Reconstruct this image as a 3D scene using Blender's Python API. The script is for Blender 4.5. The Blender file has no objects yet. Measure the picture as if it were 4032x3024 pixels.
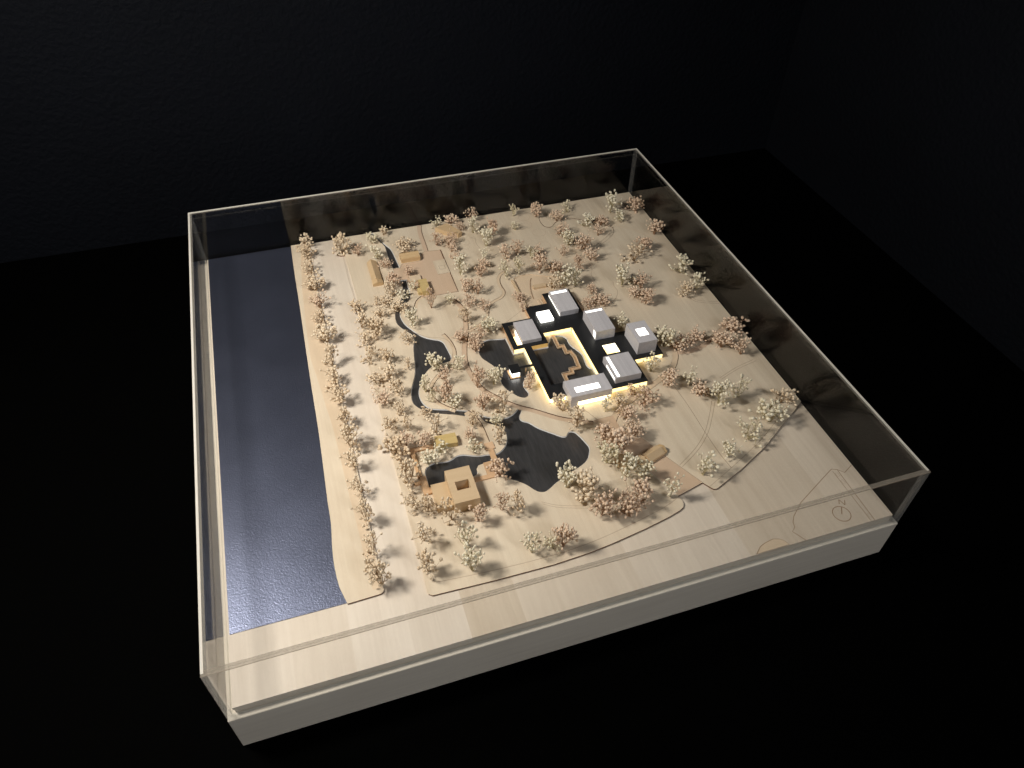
import bpy, bmesh, math, random
from mathutils import Vector, Matrix
from mathutils.geometry import tessellate_polygon
random.seed(7)
S = bpy.context.scene
COL = S.collection
MM = 0.001

# ------------------------------------------------------------------ camera
cam_d = bpy.data.cameras.new('camera'); cam = bpy.data.objects.new('camera', cam_d); COL.objects.link(cam)
cam_d.sensor_width = 36.0; cam_d.lens = 26.166; cam_d.clip_start = 0.01; cam_d.clip_end = 50.0
rows = [[0.951735, 0.204125, -0.229201], [-0.30643, 0.674135, -0.672044], [0.017331, 0.709842, 0.704148]]
cam.matrix_world = Matrix.Translation((-0.17717, -0.58018, 0.57496)) @ Matrix(rows).to_4x4()
S.camera = cam
S.render.resolution_x, S.render.resolution_y = 1024, 768
# ------------------------------------------------------------------ world, lamps, exposure
w = bpy.data.worlds.new('World'); S.world = w; w.use_nodes = True
w.node_tree.nodes['Background'].inputs[0].default_value = (0.55, 0.62, 0.8, 1)
w.node_tree.nodes['Background'].inputs[1].default_value = 0.012
def area(name, loc, target, size, power, color):
    d = bpy.data.lights.new(name, 'AREA'); d.shape = 'DISK'; d.size = size; d.energy = power; d.color = color
    o = bpy.data.objects.new(name, d); COL.objects.link(o); o.location = loc
    o.rotation_euler = (Vector(target) - Vector(loc)).to_track_quat('-Z', 'Y').to_euler()
    return o
area('key_lamp', (-0.57, -0.05, 0.66), (0.02, 0.0, 0.0), 0.18, 8.3, (1.0, 0.94, 0.85))
area('fill_lamp', (0.9, -1.5, 1.25), (0.1, -0.05, 0.0), 0.9, 54.0, (0.95, 0.968, 1.0))
vs = S.view_settings
vs.view_transform = 'Standard'; vs.look = 'None'; vs.exposure = 0.0; vs.gamma = 1.0; vs.use_curve_mapping = False
S.cycles.transparent_max_bounces = 24; S.cycles.max_bounces = 10; S.cycles.diffuse_bounces = 4; S.cycles.glossy_bounces = 5
S.cycles.sample_clamp_indirect = 4.0; S.cycles.caustics_reflective = False

# ------------------------------------------------------------------ materials
def new_mat(name):
    m = bpy.data.materials.new(name); m.use_nodes = True
    nt = m.node_tree; b = nt.nodes['Principled BSDF']; return m, nt, b
def N(nt, t, **kw):
    n = nt.nodes.new(t)
    for k, v in kw.items(): setattr(n, k, v)
    return n
def plain(name, col, rough=0.6, metal=0.0, spec=0.5):
    m, nt, b = new_mat(name)
    b.inputs['Base Color'].default_value = (*col, 1); b.inputs['Roughness'].default_value = rough
    b.inputs['Metallic'].default_value = metal; b.inputs['Specular IOR Level'].default_value = spec
    return m
def wood(name, light, dark, along='y', rough=0.5, rnd=0.0, contrast=1.0, fibre=1.0):
    """veneer: long fibres, broad cloudy figure, small per-piece tone"""
    m, nt, b = new_mat(name); L = nt.links.new
    tc = N(nt, 'ShaderNodeTexCoord'); mp = N(nt, 'ShaderNodeMapping'); L(tc.outputs['Object'], mp.inputs['Vector'])
    sc = {'y': (260, 9, 260), 'x': (9, 260, 260), 'z': (260, 260, 9)}[along]
    mp.inputs['Scale'].default_value = sc
    oi = N(nt, 'ShaderNodeObjectInfo')
    n1 = N(nt, 'ShaderNodeTexNoise', noise_dimensions='4D'); n1.inputs['Scale'].default_value = 1.0; n1.inputs['Detail'].default_value = 5; n1.inputs['Roughness'].default_value = 0.65
    L(mp.outputs[0], n1.inputs['Vector'])
    mw = N(nt, 'ShaderNodeMath', operation='MULTIPLY'); L(oi.outputs['Random'], mw.inputs[0]); mw.inputs[1].default_value = 37.0
    L(mw.outputs[0], n1.inputs['W'])
    mp2 = N(nt, 'ShaderNodeMapping'); L(tc.outputs['Object'], mp2.inputs['Vector']); mp2.inputs['Scale'].default_value = tuple(9 if s < 50 else 26 for s in sc)
    n2 = N(nt, 'ShaderNodeTexNoise', noise_dimensions='4D'); n2.inputs['Scale'].default_value = 1.0; n2.inputs['Detail'].default_value = 3
    L(mp2.outputs[0], n2.inputs['Vector']); L(mw.outputs[0], n2.inputs['W'])
    n3 = N(nt, 'ShaderNodeTexNoise'); n3.inputs['Scale'].default_value = 700; n3.inputs['Detail'].default_value = 2; L(tc.outputs['Object'], n3.inputs['Vector'])
    a1 = N(nt, 'ShaderNodeMath', operation='MULTIPLY'); L(n1.outputs[0], a1.inputs[0]); a1.inputs[1].default_value = 0.55 * fibre
    a2 = N(nt, 'ShaderNodeMath', operation='MULTIPLY_ADD'); L(n2.outputs[0], a2.inputs[0]); a2.inputs[1].default_value = 0.5; L(a1.outputs[0], a2.inputs[2])
    a3 = N(nt, 'ShaderNodeMath', operation='MULTIPLY_ADD'); L(n3.outputs[0], a3.inputs[0]); a3.inputs[1].default_value = 0.16; L(a2.outputs[0], a3.inputs[2])
    r = N(nt, 'ShaderNodeMapRange'); L(a3.outputs[0], r.inputs[0])
    mid = 0.275 * fibre + 0.25 + 0.08; hw = 0.30 / contrast
    r.inputs[1].default_value = mid - hw; r.inputs[2].default_value = mid + hw
    mx = N(nt, 'ShaderNodeMix', data_type='RGBA'); mx.inputs['A'].default_value = (*dark, 1); mx.inputs['B'].default_value = (*light, 1)
    L(r.outputs[0], mx.inputs['Factor'])
    hs = N(nt, 'ShaderNodeHueSaturation'); L(mx.outputs['Result'], hs.inputs['Color'])
    vr = N(nt, 'ShaderNodeMapRange'); L(oi.outputs['Random'], vr.inputs[0]); vr.inputs[3].default_value = 1 - rnd; vr.inputs[4].default_value = 1 + rnd
    L(vr.outputs[0], hs.inputs['Value'])
    sr = N(nt, 'ShaderNodeMapRange'); L(oi.outputs['Random'], sr.inputs[0]); sr.inputs[3].default_value = 1 + rnd * 2; sr.inputs[4].default_value = 1 - rnd * 2
    L(sr.outputs[0], hs.inputs['Saturation'])
    L(hs.outputs[0], b.inputs['Base Color'])
    b.inputs['Roughness'].default_value = rough; b.inputs['Specular IOR Level'].default_value = 0.3
    bp = N(nt, 'ShaderNodeBump'); bp.inputs['Strength'].default_value = 0.12; bp.inputs['Distance'].default_value = 0.0002
    L(a3.outputs[0], bp.inputs['Height']); L(bp.outputs[0], b.inputs['Normal'])
    return m
def emit(name, col, strength):
    m, nt, b = new_mat(name)
    b.inputs['Base Color'].default_value = (*[min(1, c) * 0.8 for c in col], 1); b.inputs['Roughness'].default_value = 0.4
    b.inputs['Emission Color'].default_value = (*col, 1); b.inputs['Emission Strength'].default_value = strength
    return m
def acrylic(name, clear, haze, hazecol):
    m, nt, b = new_mat(name); L = nt.links.new; nt.nodes.remove(b)
    out = nt.nodes['Material Output']
    lw = N(nt, 'ShaderNodeLayerWeight'); lw.inputs['Blend'].default_value = 0.5
    pw = N(nt, 'ShaderNodeMath', operation='POWER'); L(lw.outputs['Facing'], pw.inputs[0]); pw.inputs[1].default_value = 5
    fr = N(nt, 'ShaderNodeMath', operation='MULTIPLY_ADD'); L(pw.outputs[0], fr.inputs[0]); fr.inputs[1].default_value = 0.75; fr.inputs[2].default_value = 0.021
    tr = N(nt, 'ShaderNodeBsdfTransparent'); tr.inputs[0].default_value = (clear, clear, clear * 0.998, 1)
    gl = N(nt, 'ShaderNodeBsdfGlossy'); gl.inputs['Roughness'].default_value = 0.012; gl.inputs['Color'].default_value = (1, 1, 1, 1)
    mx = N(nt, 'ShaderNodeMixShader'); L(fr.outputs[0], mx.inputs[0]); L(tr.outputs[0], mx.inputs[1]); L(gl.outputs[0], mx.inputs[2])
    last = mx.outputs[0]
    if haze > 0:
        tc = N(nt, 'ShaderNodeTexCoord'); nz = N(nt, 'ShaderNodeTexNoise'); nz.inputs['Scale'].default_value = 60; nz.inputs['Detail'].default_value = 4; L(tc.outputs['Object'], nz.inputs['Vector'])
        mr = N(nt, 'ShaderNodeMapRange'); L(nz.outputs[0], mr.inputs[0]); mr.inputs[1].default_value = 0.3; mr.inputs[2].default_value = 0.7
        mr.inputs[3].default_value = haze * 0.95; mr.inputs[4].default_value = haze * 1.05
        df = N(nt, 'ShaderNodeBsdfDiffuse'); df.inputs[0].default_value = (*hazecol, 1)
        tl = N(nt, 'ShaderNodeBsdfTranslucent'); tl.inputs[0].default_value = (*hazecol, 1)
        dm = N(nt, 'ShaderNodeMixShader'); dm.inputs[0].default_value = 0.5; L(df.outputs[0], dm.inputs[1]); L(tl.outputs[0], dm.inputs[2])
        m2 = N(nt, 'ShaderNodeMixShader'); L(mr.outputs[0], m2.inputs[0]); L(last, m2.inputs[1]); L(dm.outputs[0], m2.inputs[2])
        last = m2.outputs[0]
    L(last, out.inputs['Surface'])
    return m
def grained_metal(name, col, rough, scale, strength, dist, stretch=(1, 1, 1), metal=0.9, speck=0.15):
    m, nt, b = new_mat(name); L = nt.links.new
    tc = N(nt, 'ShaderNodeTexCoord'); mp = N(nt, 'ShaderNodeMapping'); L(tc.outputs['Object'], mp.inputs['Vector']); mp.inputs['Scale'].default_value = stretch
    n1 = N(nt, 'ShaderNodeTexNoise'); n1.inputs['Scale'].default_value = scale; n1.inputs['Detail'].default_value = 3; L(mp.outputs[0], n1.inputs['Vector'])
    n2 = N(nt, 'ShaderNodeTexNoise'); n2.inputs['Scale'].default_value = 18; n2.inputs['Detail'].default_value = 5; L(tc.outputs['Object'], n2.inputs['Vector'])
    ad = N(nt, 'ShaderNodeMath', operation='ADD'); L(n1.outputs[0], ad.inputs[0]); L(n2.outputs[0], ad.inputs[1])
    mr = N(nt, 'ShaderNodeMapRange'); L(ad.outputs[0], mr.inputs[0]); mr.inputs[1].default_value = 0.6; mr.inputs[2].default_value = 1.4
    mx = N(nt, 'ShaderNodeMix', data_type='RGBA'); L(mr.outputs[0], mx.inputs['Factor'])
    mx.inputs['A'].default_value = (*[c * (1 - speck) for c in col], 1); mx.inputs['B'].default_value = (*[c * (1 + speck) for c in col], 1)
    L(mx.outputs['Result'], b.inputs['Base Color'])
    b.inputs['Metallic'].default_value = metal
    rr = N(nt, 'ShaderNodeMapRange'); L(n2.outputs[0], rr.inputs[0]); rr.inputs[1].default_value = 0.3; rr.inputs[2].default_value = 0.7; rr.inputs[3].default_value = rough * 0.97; rr.inputs[4].default_value = rough * 1.04
    L(rr.outputs[0], b.inputs['Roughness'])
    bp = N(nt, 'ShaderNodeBump'); bp.inputs['Strength'].default_value = strength; bp.inputs['Distance'].default_value = dist
    L(n1.outputs[0], bp.inputs['Height']); L(bp.outputs[0], b.inputs['Normal'])
    return m
def plaster(name, col, scale, strength, dist, spec=0.2):
    m, nt, b = new_mat(name); L = nt.links.new
    tc = N(nt, 'ShaderNodeTexCoord')
    n1 = N(nt, 'ShaderNodeTexNoise'); n1.inputs['Scale'].default_value = scale; n1.inputs['Detail'].default_value = 5; n1.inputs['Roughness'].default_value = 0.6; L(tc.outputs['Object'], n1.inputs['Vector'])
    n2 = N(nt, 'ShaderNodeTexNoise'); n2.inputs['Scale'].default_value = 3; n2.inputs['Detail'].default_value = 3; L(tc.outputs['Object'], n2.inputs['Vector'])
    mr = N(nt, 'ShaderNodeMapRange'); L(n2.outputs[0], mr.inputs[0]); mr.inputs[1].default_value = 0.3; mr.inputs[2].default_value = 0.7
    mx = N(nt, 'ShaderNodeMix', data_type='RGBA'); L(mr.outputs[0], mx.inputs['Factor'])
    mx.inputs['A'].default_value = (*[c * 0.8 for c in col], 1); mx.inputs['B'].default_value = (*[c * 1.2 for c in col], 1)
    L(mx.outputs['Result'], b.inputs['Base Color']); b.inputs['Roughness'].default_value = 0.75; b.inputs['Specular IOR Level'].default_value = spec
    bp = N(nt, 'ShaderNodeBump'); bp.inputs['Strength'].default_value = strength; bp.inputs['Distance'].default_value = dist
    L(n1.outputs[0], bp.inputs['Height']); L(bp.outputs[0], b.inputs['Normal'])
    return m
def bud_mat(name, a, c):
    m, nt, b = new_mat(name); L = nt.links.new
    tc = N(nt, 'ShaderNodeTexCoord'); n1 = N(nt, 'ShaderNodeTexNoise'); n1.inputs['Scale'].default_value = 260; n1.inputs['Detail'].default_value = 2; L(tc.outputs['Object'], n1.inputs['Vector'])
    oi = N(nt, 'ShaderNodeObjectInfo')
    ad = N(nt, 'ShaderNodeMath', operation='MULTIPLY_ADD'); L(oi.outputs['Random'], ad.inputs[0]); ad.inputs[1].default_value = 0.5; L(n1.outputs[0], ad.inputs[2])
    mr = N(nt, 'ShaderNodeMapRange'); L(ad.outputs[0], mr.inputs[0]); mr.inputs[1].default_value = 0.4; mr.inputs[2].default_value = 1.1
    mx = N(nt, 'ShaderNodeMix', data_type='RGBA'); L(mr.outputs[0], mx.inputs['Factor']); mx.inputs['A'].default_value = (*a, 1); mx.inputs['B'].default_value = (*c, 1)
    L(mx.outputs['Result'], b.inputs['Base Color']); b.inputs['Roughness'].default_value = 0.65; b.inputs['Specular IOR Level'].default_value = 0.3
    return m

M = dict(
    board=wood('maple_board', (0.78, 0.69, 0.575), (0.60, 0.51, 0.41), rnd=0.085, contrast=1.2),
    land=wood('basswood_sheet', (0.80, 0.70, 0.55), (0.61, 0.50, 0.37), contrast=1.15),
    path=wood('pearwood_inlay', (0.68, 0.52, 0.38), (0.58, 0.42, 0.29), rnd=0.03),
    strip=wood('pale_pearwood_inlay', (0.74, 0.60, 0.44), (0.65, 0.51, 0.36)),
    burnt=plain('laser_burnt_edge', (0.17, 0.09, 0.05), 0.8),
    etch=plain('etched_line', (0.33, 0.22, 0.14), 0.8),
    etch_light=plain('etched_line_light', (0.55, 0.41, 0.28), 0.8),
    pine=wood('pine_block', (0.70, 0.52, 0.31), (0.56, 0.38, 0.20), along='x', contrast=1.4, rnd=0.05),
    lime=wood('limewood_block', (0.68, 0.52, 0.34), (0.56, 0.41, 0.25), along='x', contrast=1.3, rnd=0.04),
    yellow=wood('boxwood_block', (0.68, 0.54, 0.28), (0.54, 0.40, 0.18), along='x', contrast=1.4, rnd=0.04),
    deck=wood('beech_deck', (0.70, 0.48, 0.30), (0.60, 0.39, 0.23), along='y', rnd=0.04),
    plinth=wood('plinth_veneer', (0.74, 0.67, 0.56), (0.58, 0.51, 0.42), along='x', contrast=1.2),
    grey=wood('grey_painted_wood', (0.66, 0.64, 0.665), (0.50, 0.485, 0.51), along='y', contrast=1.5, rnd=0.03, fibre=1.2),
    roof=plain('black_matt_board', (0.016, 0.017, 0.019), 0.45, 0.0, 0.45),
    river=grained_metal('blue_grained_metal', (0.20, 0.225, 0.325), 0.36, 900, 0.6, 0.0004, metal=0.92, speck=0.10),
    pond=grained_metal('dark_brushed_metal', (0.16, 0.16, 0.168), 0.33, 500, 0.15, 0.0002, (1, 0.12, 1), metal=0.75, speck=0.3),
    wall=plaster('black_plaster', (0.0020, 0.0026, 0.0043), 150, 0.7, 0.003, spec=0.08),
    table=plaster('black_table_cloth', (0.0004, 0.00042, 0.0004), 400, 0.3, 0.001, spec=0.01),
    clear=acrylic('clear_acrylic', 0.992, 0.0, (1, 1, 1)),
    rim=acrylic('light_toned_cut_edge', 0.97, 0.72, (1.0, 0.97, 0.90)),  # whitish haze paints in the light carried along the cut edge
    rim_front=acrylic('shade_toned_front_edge', 0.86, 0.22, (0.80, 0.72, 0.60)), rim_line=plain('edge_shadow_line', (0.25, 0.20, 0.15), 0.5),  # same acrylic as rim; darker front look and shade line put into colour
    shore=plain('shore_bevel', (0.62, 0.62, 0.62), 0.4, 0.0),
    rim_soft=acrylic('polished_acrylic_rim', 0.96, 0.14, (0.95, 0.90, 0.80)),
    corner=acrylic('polished_acrylic_edge', 0.97, 0.10, (0.9, 0.9, 0.88)),
    white_light=emit('white_lit_panel', (1.0, 0.98, 0.90), 3.0),
    soft_light=emit('soft_lit_panel', (1.0, 0.97, 0.86), 1.6),
    warm_light=emit('warm_lit_wall', (1.0, 0.78, 0.34), 2.1),
    hot_light=emit('bright_lit_wall', (1.0, 0.85, 0.48), 4.0),
    amber=emit('amber_lit_wall', (0.85, 0.52, 0.16), 0.42),
    bud_t=bud_mat('tan_buds', (0.70, 0.55, 0.38), (0.86, 0.73, 0.55)),
    bud_p=bud_mat('pink_beige_buds', (0.68, 0.50, 0.36), (0.85, 0.68, 0.52)),
    bud_w=bud_mat('cream_buds', (0.74, 0.66, 0.47), (0.88, 0.82, 0.66)),
    stem_t=plain('tan_stems', (0.36, 0.24, 0.13), 0.7),
    stem_p=plain('russet_stems', (0.36, 0.21, 0.12), 0.7),
    stem_w=plain('straw_stems', (0.50, 0.43, 0.26), 0.7),
)

# ------------------------------------------------------------------ helpers
def tag(o, label=None, cat=None, group=None, kind=None):
    for k, v in (('label', label), ('category', cat), ('group', group), ('kind', kind)):
        if v: o[k] = v
    return o
def thing(name, loc, label, cat, group=None):
    o = bpy.data.objects.new(name, None); COL.objects.link(o); o.empty_display_size = 0.005
    o.location = tuple(c * MM for c in loc); tag(o, label, cat, group); return o
def link(name, bm_or_mesh, mats, parent=None):
    """mesh built in world millimetres -> object (relative to its parent's base)"""
    if isinstance(bm_or_mesh, bmesh.types.BMesh):
        me = bpy.data.meshes.new(name); base = parent_base(parent)
        bmesh.ops.scale(bm_or_mesh, vec=(MM, MM, MM), verts=bm_or_mesh.verts)
        bmesh.ops.translate(bm_or_mesh, vec=-base, verts=bm_or_mesh.verts)
        bm_or_mesh.to_mesh(me); bm_or_mesh.free()
    else: me = bm_or_mesh
    for m in (mats if isinstance(mats, (list, tuple)) else [mats]):
        me.materials.append(M[m])
    o = bpy.data.objects.new(name, me); COL.objects.link(o)
    if parent: o.parent = parent
    return o
def parent_base(p):
    v = Vector((0, 0, 0))
    while p is not None: v += p.location; p = p.parent
    return v
def structure(name, bm, mats, parent=None):
    o = link(name, bm, mats, parent); o['kind'] = 'structure'; return o
def add_prism(bm, outer, z0, z1, holes=(), top_i=0, side_i=0, side_fn=None):
    loops = [list(outer)] + [list(h) for h in holes]
    tris = tessellate_polygon([[Vector((p[0], p[1], 0)) for p in l] for l in loops])
    flat = [p for l in loops for p in l]
    lo = [bm.verts.new((p[0], p[1], z0)) for p in flat]; hi = [bm.verts.new((p[0], p[1], z1)) for p in flat]
    fs = []
    for t in tris:
        for vv in ([hi[i] for i in t], [lo[i] for i in t][::-1]):
            try: f = bm.faces.new(vv); f.material_index = top_i; fs.append(f)
            except ValueError: pass
    k = 0
    for l in loops:
        n = len(l)
        for i in range(n):
            a, b = k + i, k + (i + 1) % n
            f = bm.faces.new((lo[a], lo[b], hi[b], hi[a]))
            f.material_index = side_fn(flat[a], flat[b]) if side_fn else side_i; fs.append(f)
        k += n
    bmesh.ops.recalc_face_normals(bm, faces=fs)
    return fs
def prism(*a, **k):
    bm = bmesh.new(); add_prism(bm, *a, **k); return bm
def rect(x0, y0, x1, y1): return [(x0, y0), (x1, y0), (x1, y1), (x0, y1)]
def add_box(bm, x0, x1, y0, y1, z0, z1, bev=0.0, mi=0):
    r = bmesh.ops.create_cube(bm, size=1)
    for v in r['verts']:
        v.co = Vector((x0 + (v.co.x + .5) * (x1 - x0), y0 + (v.co.y + .5) * (y1 - y0), z0 + (v.co.z + .5) * (z1 - z0)))
    es = list({e for v in r['verts'] for e in v.link_edges})
    for f in {f for v in r['verts'] for f in v.link_faces}: f.material_index = mi
    if bev: bmesh.ops.bevel(bm, geom=es, offset=bev, segments=1, affect='EDGES')
def box(*a, **k):
    bm = bmesh.new(); add_box(bm, *a, **k); return bm
def smooth(pts, n=4, closed=True):
    out = []; m = len(pts)
    for i in range(m if closed else m - 1):
        if closed: p0, p1, p2, p3 = (pts[(i + j) % m] for j in (-1, 0, 1, 2))
        else: p0, p1, p2, p3 = pts[max(i - 1, 0)], pts[i], pts[i + 1], pts[min(i + 2, m - 1)]
        for k in range(n):
            t = k / n; q = []
            for c in (0, 1):
                q.append(0.5 * (2 * p1[c] + (p2[c] - p0[c]) * t + (2 * p0[c] - 5 * p1[c] + 4 * p2[c] - p3[c]) * t * t + (3 * p1[c] - p0[c] - 3 * p2[c] + p3[c]) * t ** 3))
            out.append(tuple(q))
    if not closed: out.append(tuple(pts[-1]))
    return out
def normals(line):
    ns = []
    for i in range(len(line)):
        a = line[max(i - 1, 0)]; b = line[min(i + 1, len(line) - 1)]
        d = Vector((b[0] - a[0], b[1] - a[1])); d.normalize(); ns.append((-d.y, d.x))
    return ns
def ribbon(line, w, off=0.0):
    """closed outline of a strip of width w whose centre runs off mm left of the line"""
    ns = normals(line)
    a = [(p[0] + n[0] * (off + w / 2), p[1] + n[1] * (off + w / 2)) for p, n in zip(line, ns)]
    b = [(p[0] + n[0] * (off - w / 2), p[1] + n[1] * (off - w / 2)) for p, n in zip(line, ns)]
    return a + b[::-1]
def add_strip(bm, line, w, z, closed=False, mi=0):
    """flat engraved line: a thin strip following a polyline"""
    pts = list(line) + ([line[0]] if closed else [])
    ns = normals(pts)
    if closed:
        a, b = pts[-2], pts[1]; d = Vector((b[0] - a[0], b[1] - a[1])).normalized(); ns[0] = ns[-1] = (-d.y, d.x)
    L = [bm.verts.new((p[0] + n[0] * w / 2, p[1] + n[1] * w / 2, z)) for p, n in zip(pts, ns)]
    Rr = [bm.verts.new((p[0] - n[0] * w / 2, p[1] - n[1] * w / 2, z)) for p, n in zip(pts, ns)]
    for i in range(len(pts) - 1):
        f = bm.faces.new((Rr[i], Rr[i + 1], L[i + 1], L[i])); f.material_index = mi
def etched(line, w, z, parent, mat='etch', closed=False, name='engraved_line'):
    bm = bmesh.new(); add_strip(bm, line, w, z, closed); return link(name, bm, mat, parent)
def circle(cx, cy, rx, ry=None, n=28): return [(cx + rx * math.cos(2 * math.pi * i / n), cy + (ry or rx) * math.sin(2 * math.pi * i / n)) for i in range(n)]
def cut(obj, bm_cut):
    """carve a recess out of a sheet"""
    me = bpy.data.meshes.new('cutter'); bmesh.ops.scale(bm_cut, vec=(MM, MM, MM), verts=bm_cut.verts); bm_cut.to_mesh(me); bm_cut.free()
    c = bpy.data.objects.new('cutter', me); COL.objects.link(c)
    md = obj.modifiers.new('cut', 'BOOLEAN'); md.operation = 'DIFFERENCE'; md.solver = 'EXACT'; md.object = c
    dg = bpy.context.evaluated_depsgraph_get()
    new = bpy.data.meshes.new_from_object(obj.evaluated_get(dg)); obj.modifiers.clear(); old = obj.data; obj.data = new
    bpy.data.meshes.remove(old); bpy.data.objects.remove(c); bpy.data.meshes.remove(me)

LAND = 1.8      # top of the land sheet above the road board (mm)
PATH = 1.1      # top of the recessed path veneers
WATER = 0.6
FLOOR = -58.0

# ------------------------------------------------------------------ room: black table and two black walls
structure('table', box(-1600, 660, -1500, 480, FLOOR - 40, FLOOR), 'table')
structure('back_wall', box(-1600, 700, 465, 505, FLOOR - 0.5, 1500), 'wall')
structure('side_wall', box(648, 690, -1500, 464.5, FLOOR - 0.5, 1500), 'wall')

# ------------------------------------------------------------------ plinth and road board
pl = thing('display_plinth', (0, 0, FLOOR), 'pale veneered wooden plinth under the site model', 'plinth')
bm = bmesh.new(); add_box(bm, -305.5, 305.5, -307.5, 307.5, FLOOR, -8.5, bev=0.5); link('body', bm, 'plinth', pl)
link('board_core', box(-299.4, 299.4, -301.4, 301.4, -8.5, -3.0), 'plinth', pl)
xs = [-300, -252, -205, -158, -111, -64, -12, 42, 95, 148, 200, 250, 300]
for i in range(len(xs) - 1):
    link('plank', box(xs[i] + 0.005, xs[i + 1] - 0.005, -302, 302, -3.0, 0.0), 'board', pl)

# ------------------------------------------------------------------ river and its bank
river_r = [(-192.8, 302), (-193.9, 270.7), (-195.2, 219.8), (-196.0, 176.4), (-197.5, 116.9), (-198.6, 75.8), (-199.8, 21.8), (-200.8, -37.7), (-202.2, -77.9), (-203.4, -109.7), (-204.3, -130.6), (-204.7, -154.9), (-206.0, -170), (-207.5, -185), (-208.3, -202.8), (-207.5, -221.3), (-206.0, -230), (-203.0, -242.4)]
river_s = smooth(river_r, 4, closed=False)
structure('river', prism([(-298.6, 301.2), (-298.6, -240.6)] + [(x - 0.1, max(-240.8, min(301.2, y))) for x, y in river_s[::-1]], 0.1, 0.7), 'river')
def burnt_front(a, b):          # laser-burnt cut faces, except the pale edges that look towards the river
    dx, dy = b[0] - a[0], b[1] - a[1]
    return 0 if abs(dx) < 0.25 * abs(dy) and a[0] < -120 else 1
bank_poly = river_s + [(-176.0, -241.6)] + [(-171.4 - 4 + 4 * math.sin(t), -237.6 - 4 * math.cos(t)) for t in (0.3, 0.7, 1.1, 1.5)] + [(-171.4, 301.8)]
bank = structure('river_bank', prism(bank_poly, 0.05, LAND, side_fn=lambda a, b: 1), ['land', 'burnt'])
strip_l = smooth([(-195.0, 71), (-191.5, 30), (-188.8, -6.7), (-186.0, -43), (-184.6, -98.4), (-183.9, -128.9), (-182.6, -158.2), (-181.8, -189.2), (-181.3, -212.7), (-180.7, -236)], 3, closed=False)
strip_poly = strip_l + [(-173.0, -236), (-173.0, 300.5), (-180.0, 300.5), (-189.5, 200), (-193.2, 120)]
structure('promenade', prism(strip_poly, LAND - 0.1, LAND + 0.12), 'strip')

# ------------------------------------------------------------------ land sheet of the park
park = [(-136.6, 301.8), (-137.4, 270), (-137.2, 265.5), (-135.5, 262), (-132, 260), (-127.5, 259.6), (-127.0, 168), (-131, 100), (-134.3, 55), (-135.6, -45), (-135.6, -131), (-136.0, -235), (-136.6, -250), (-136.2, -253.6), (-133.4, -256), (-77.7, -257.9), (-25, -258.4), (11.8, -256.4), (37, -253.2), (69.3, -248), (95, -242.8), (108.8, -239.0), (113.2, -236.8), (115.7, -233.2), (115.9, -229.5), (114.5, -223.5), (144.9, -215.8), (150.2, -224.5), (152, -226.4), (154.8, -226.6), (189, -212.8), (228.5, -193.4), (258, -175.0), (282.5, -160.5), (299.8, -149), (299.8, 301.8)]
land = structure('ground', prism(park, 0.05, LAND, side_fn=burnt_front), ['land', 'burnt', 'strip'])
stream1 = smooth([(-90, 301.6), (-83.3, 290.7), (-77.2, 276.4), (-73.6, 264.0), (-74.0, 248.9), (-73.8, 233.5), (-72.5, 212.6)], 4, False) + smooth([(-63.5, 212.6), (-64.2, 220.0), (-65.0, 237.4), (-66.7, 256.5), (-72.1, 270.3), (-78.5, 289), (-82.8, 301.6)], 4, False)
stream2 = smooth([(-69.7, 185.7), (-69.3, 170.7), (-71.0, 159.6), (-74.9, 149.3), (-81.8, 138.2), (-87.3, 126.9), (-90.1, 113.3), (-90.0, 102.9), (-86.6, 93.8), (-80.9, 84.3), (-77.2, 77.9), (-77.3, 68), (-80.5, 57.0), (-83.3, 40.9), (-85.6, 26.3), (-88.4, 14.1), (-92.9, 2.0), (-97.3, -8.5), (-100.0, -20.7), (-100.1, -30.6), (-96.0, -38.9), (-90.5, -44.7), (-82.9, -50.5), (-72, -55.3), (-62.1, -59.3), (-52.3, -64.5)], 3, False) \
    + smooth([(-46.7, -57.6), (-54.6, -54.3), (-65.9, -50.0), (-78.5, -45.3), (-83, -43.0), (-87.6, -38.0), (-90.2, -30.8), (-91.0, -21.9), (-89.3, -12.3), (-84.9, -3.4), (-79.4, 7.0), (-72.2, 15.6), (-63.5, 20.8), (-55.2, 20.6), (-47.6, 21.6), (-44.2, 24.5), (-42.9, 28.6), (-43.2, 36.3), (-44.1, 46.3), (-45.3, 54.9), (-48.8, 60.4), (-55.0, 63.9), (-62.4, 69.0), (-67.6, 74.6), (-71.6, 81.2), (-76.4, 89.8), (-80.9, 99.9), (-82.9, 111.2), (-82.7, 120.1), (-79.9, 128.4), (-74.3, 135.9), (-66.5, 142.8), (-62.6, 153.2), (-62.1, 168.6), (-61.1, 184.9)], 3, False)
pond_e = smooth([(25.6, 41.2), (15.9, 42.8), (5.4, 44.9), (-1.8, 42.8), (-6.7, 37.6), (-11.2, 27.6), (-10.6, 17.0), (-5.9, 8.0), (-2.0, 0.8), (0.5, -7.8), (-0.4, -18.3), (-1.4, -29.0), (1.4, -39.6), (6.6, -48.2), (11.0, -54.0), (16.3, -57.0), (21.2, -54.7), (22.7, -50.5), (21.3, -43.5), (21.3, -38.2), (23.4, -33.0), (29.0, -26.2), (37.6, -19.9)], 3, False) + [(38.4, -15), (38.4, 12.2), (26.2, 12.2)]
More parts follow.
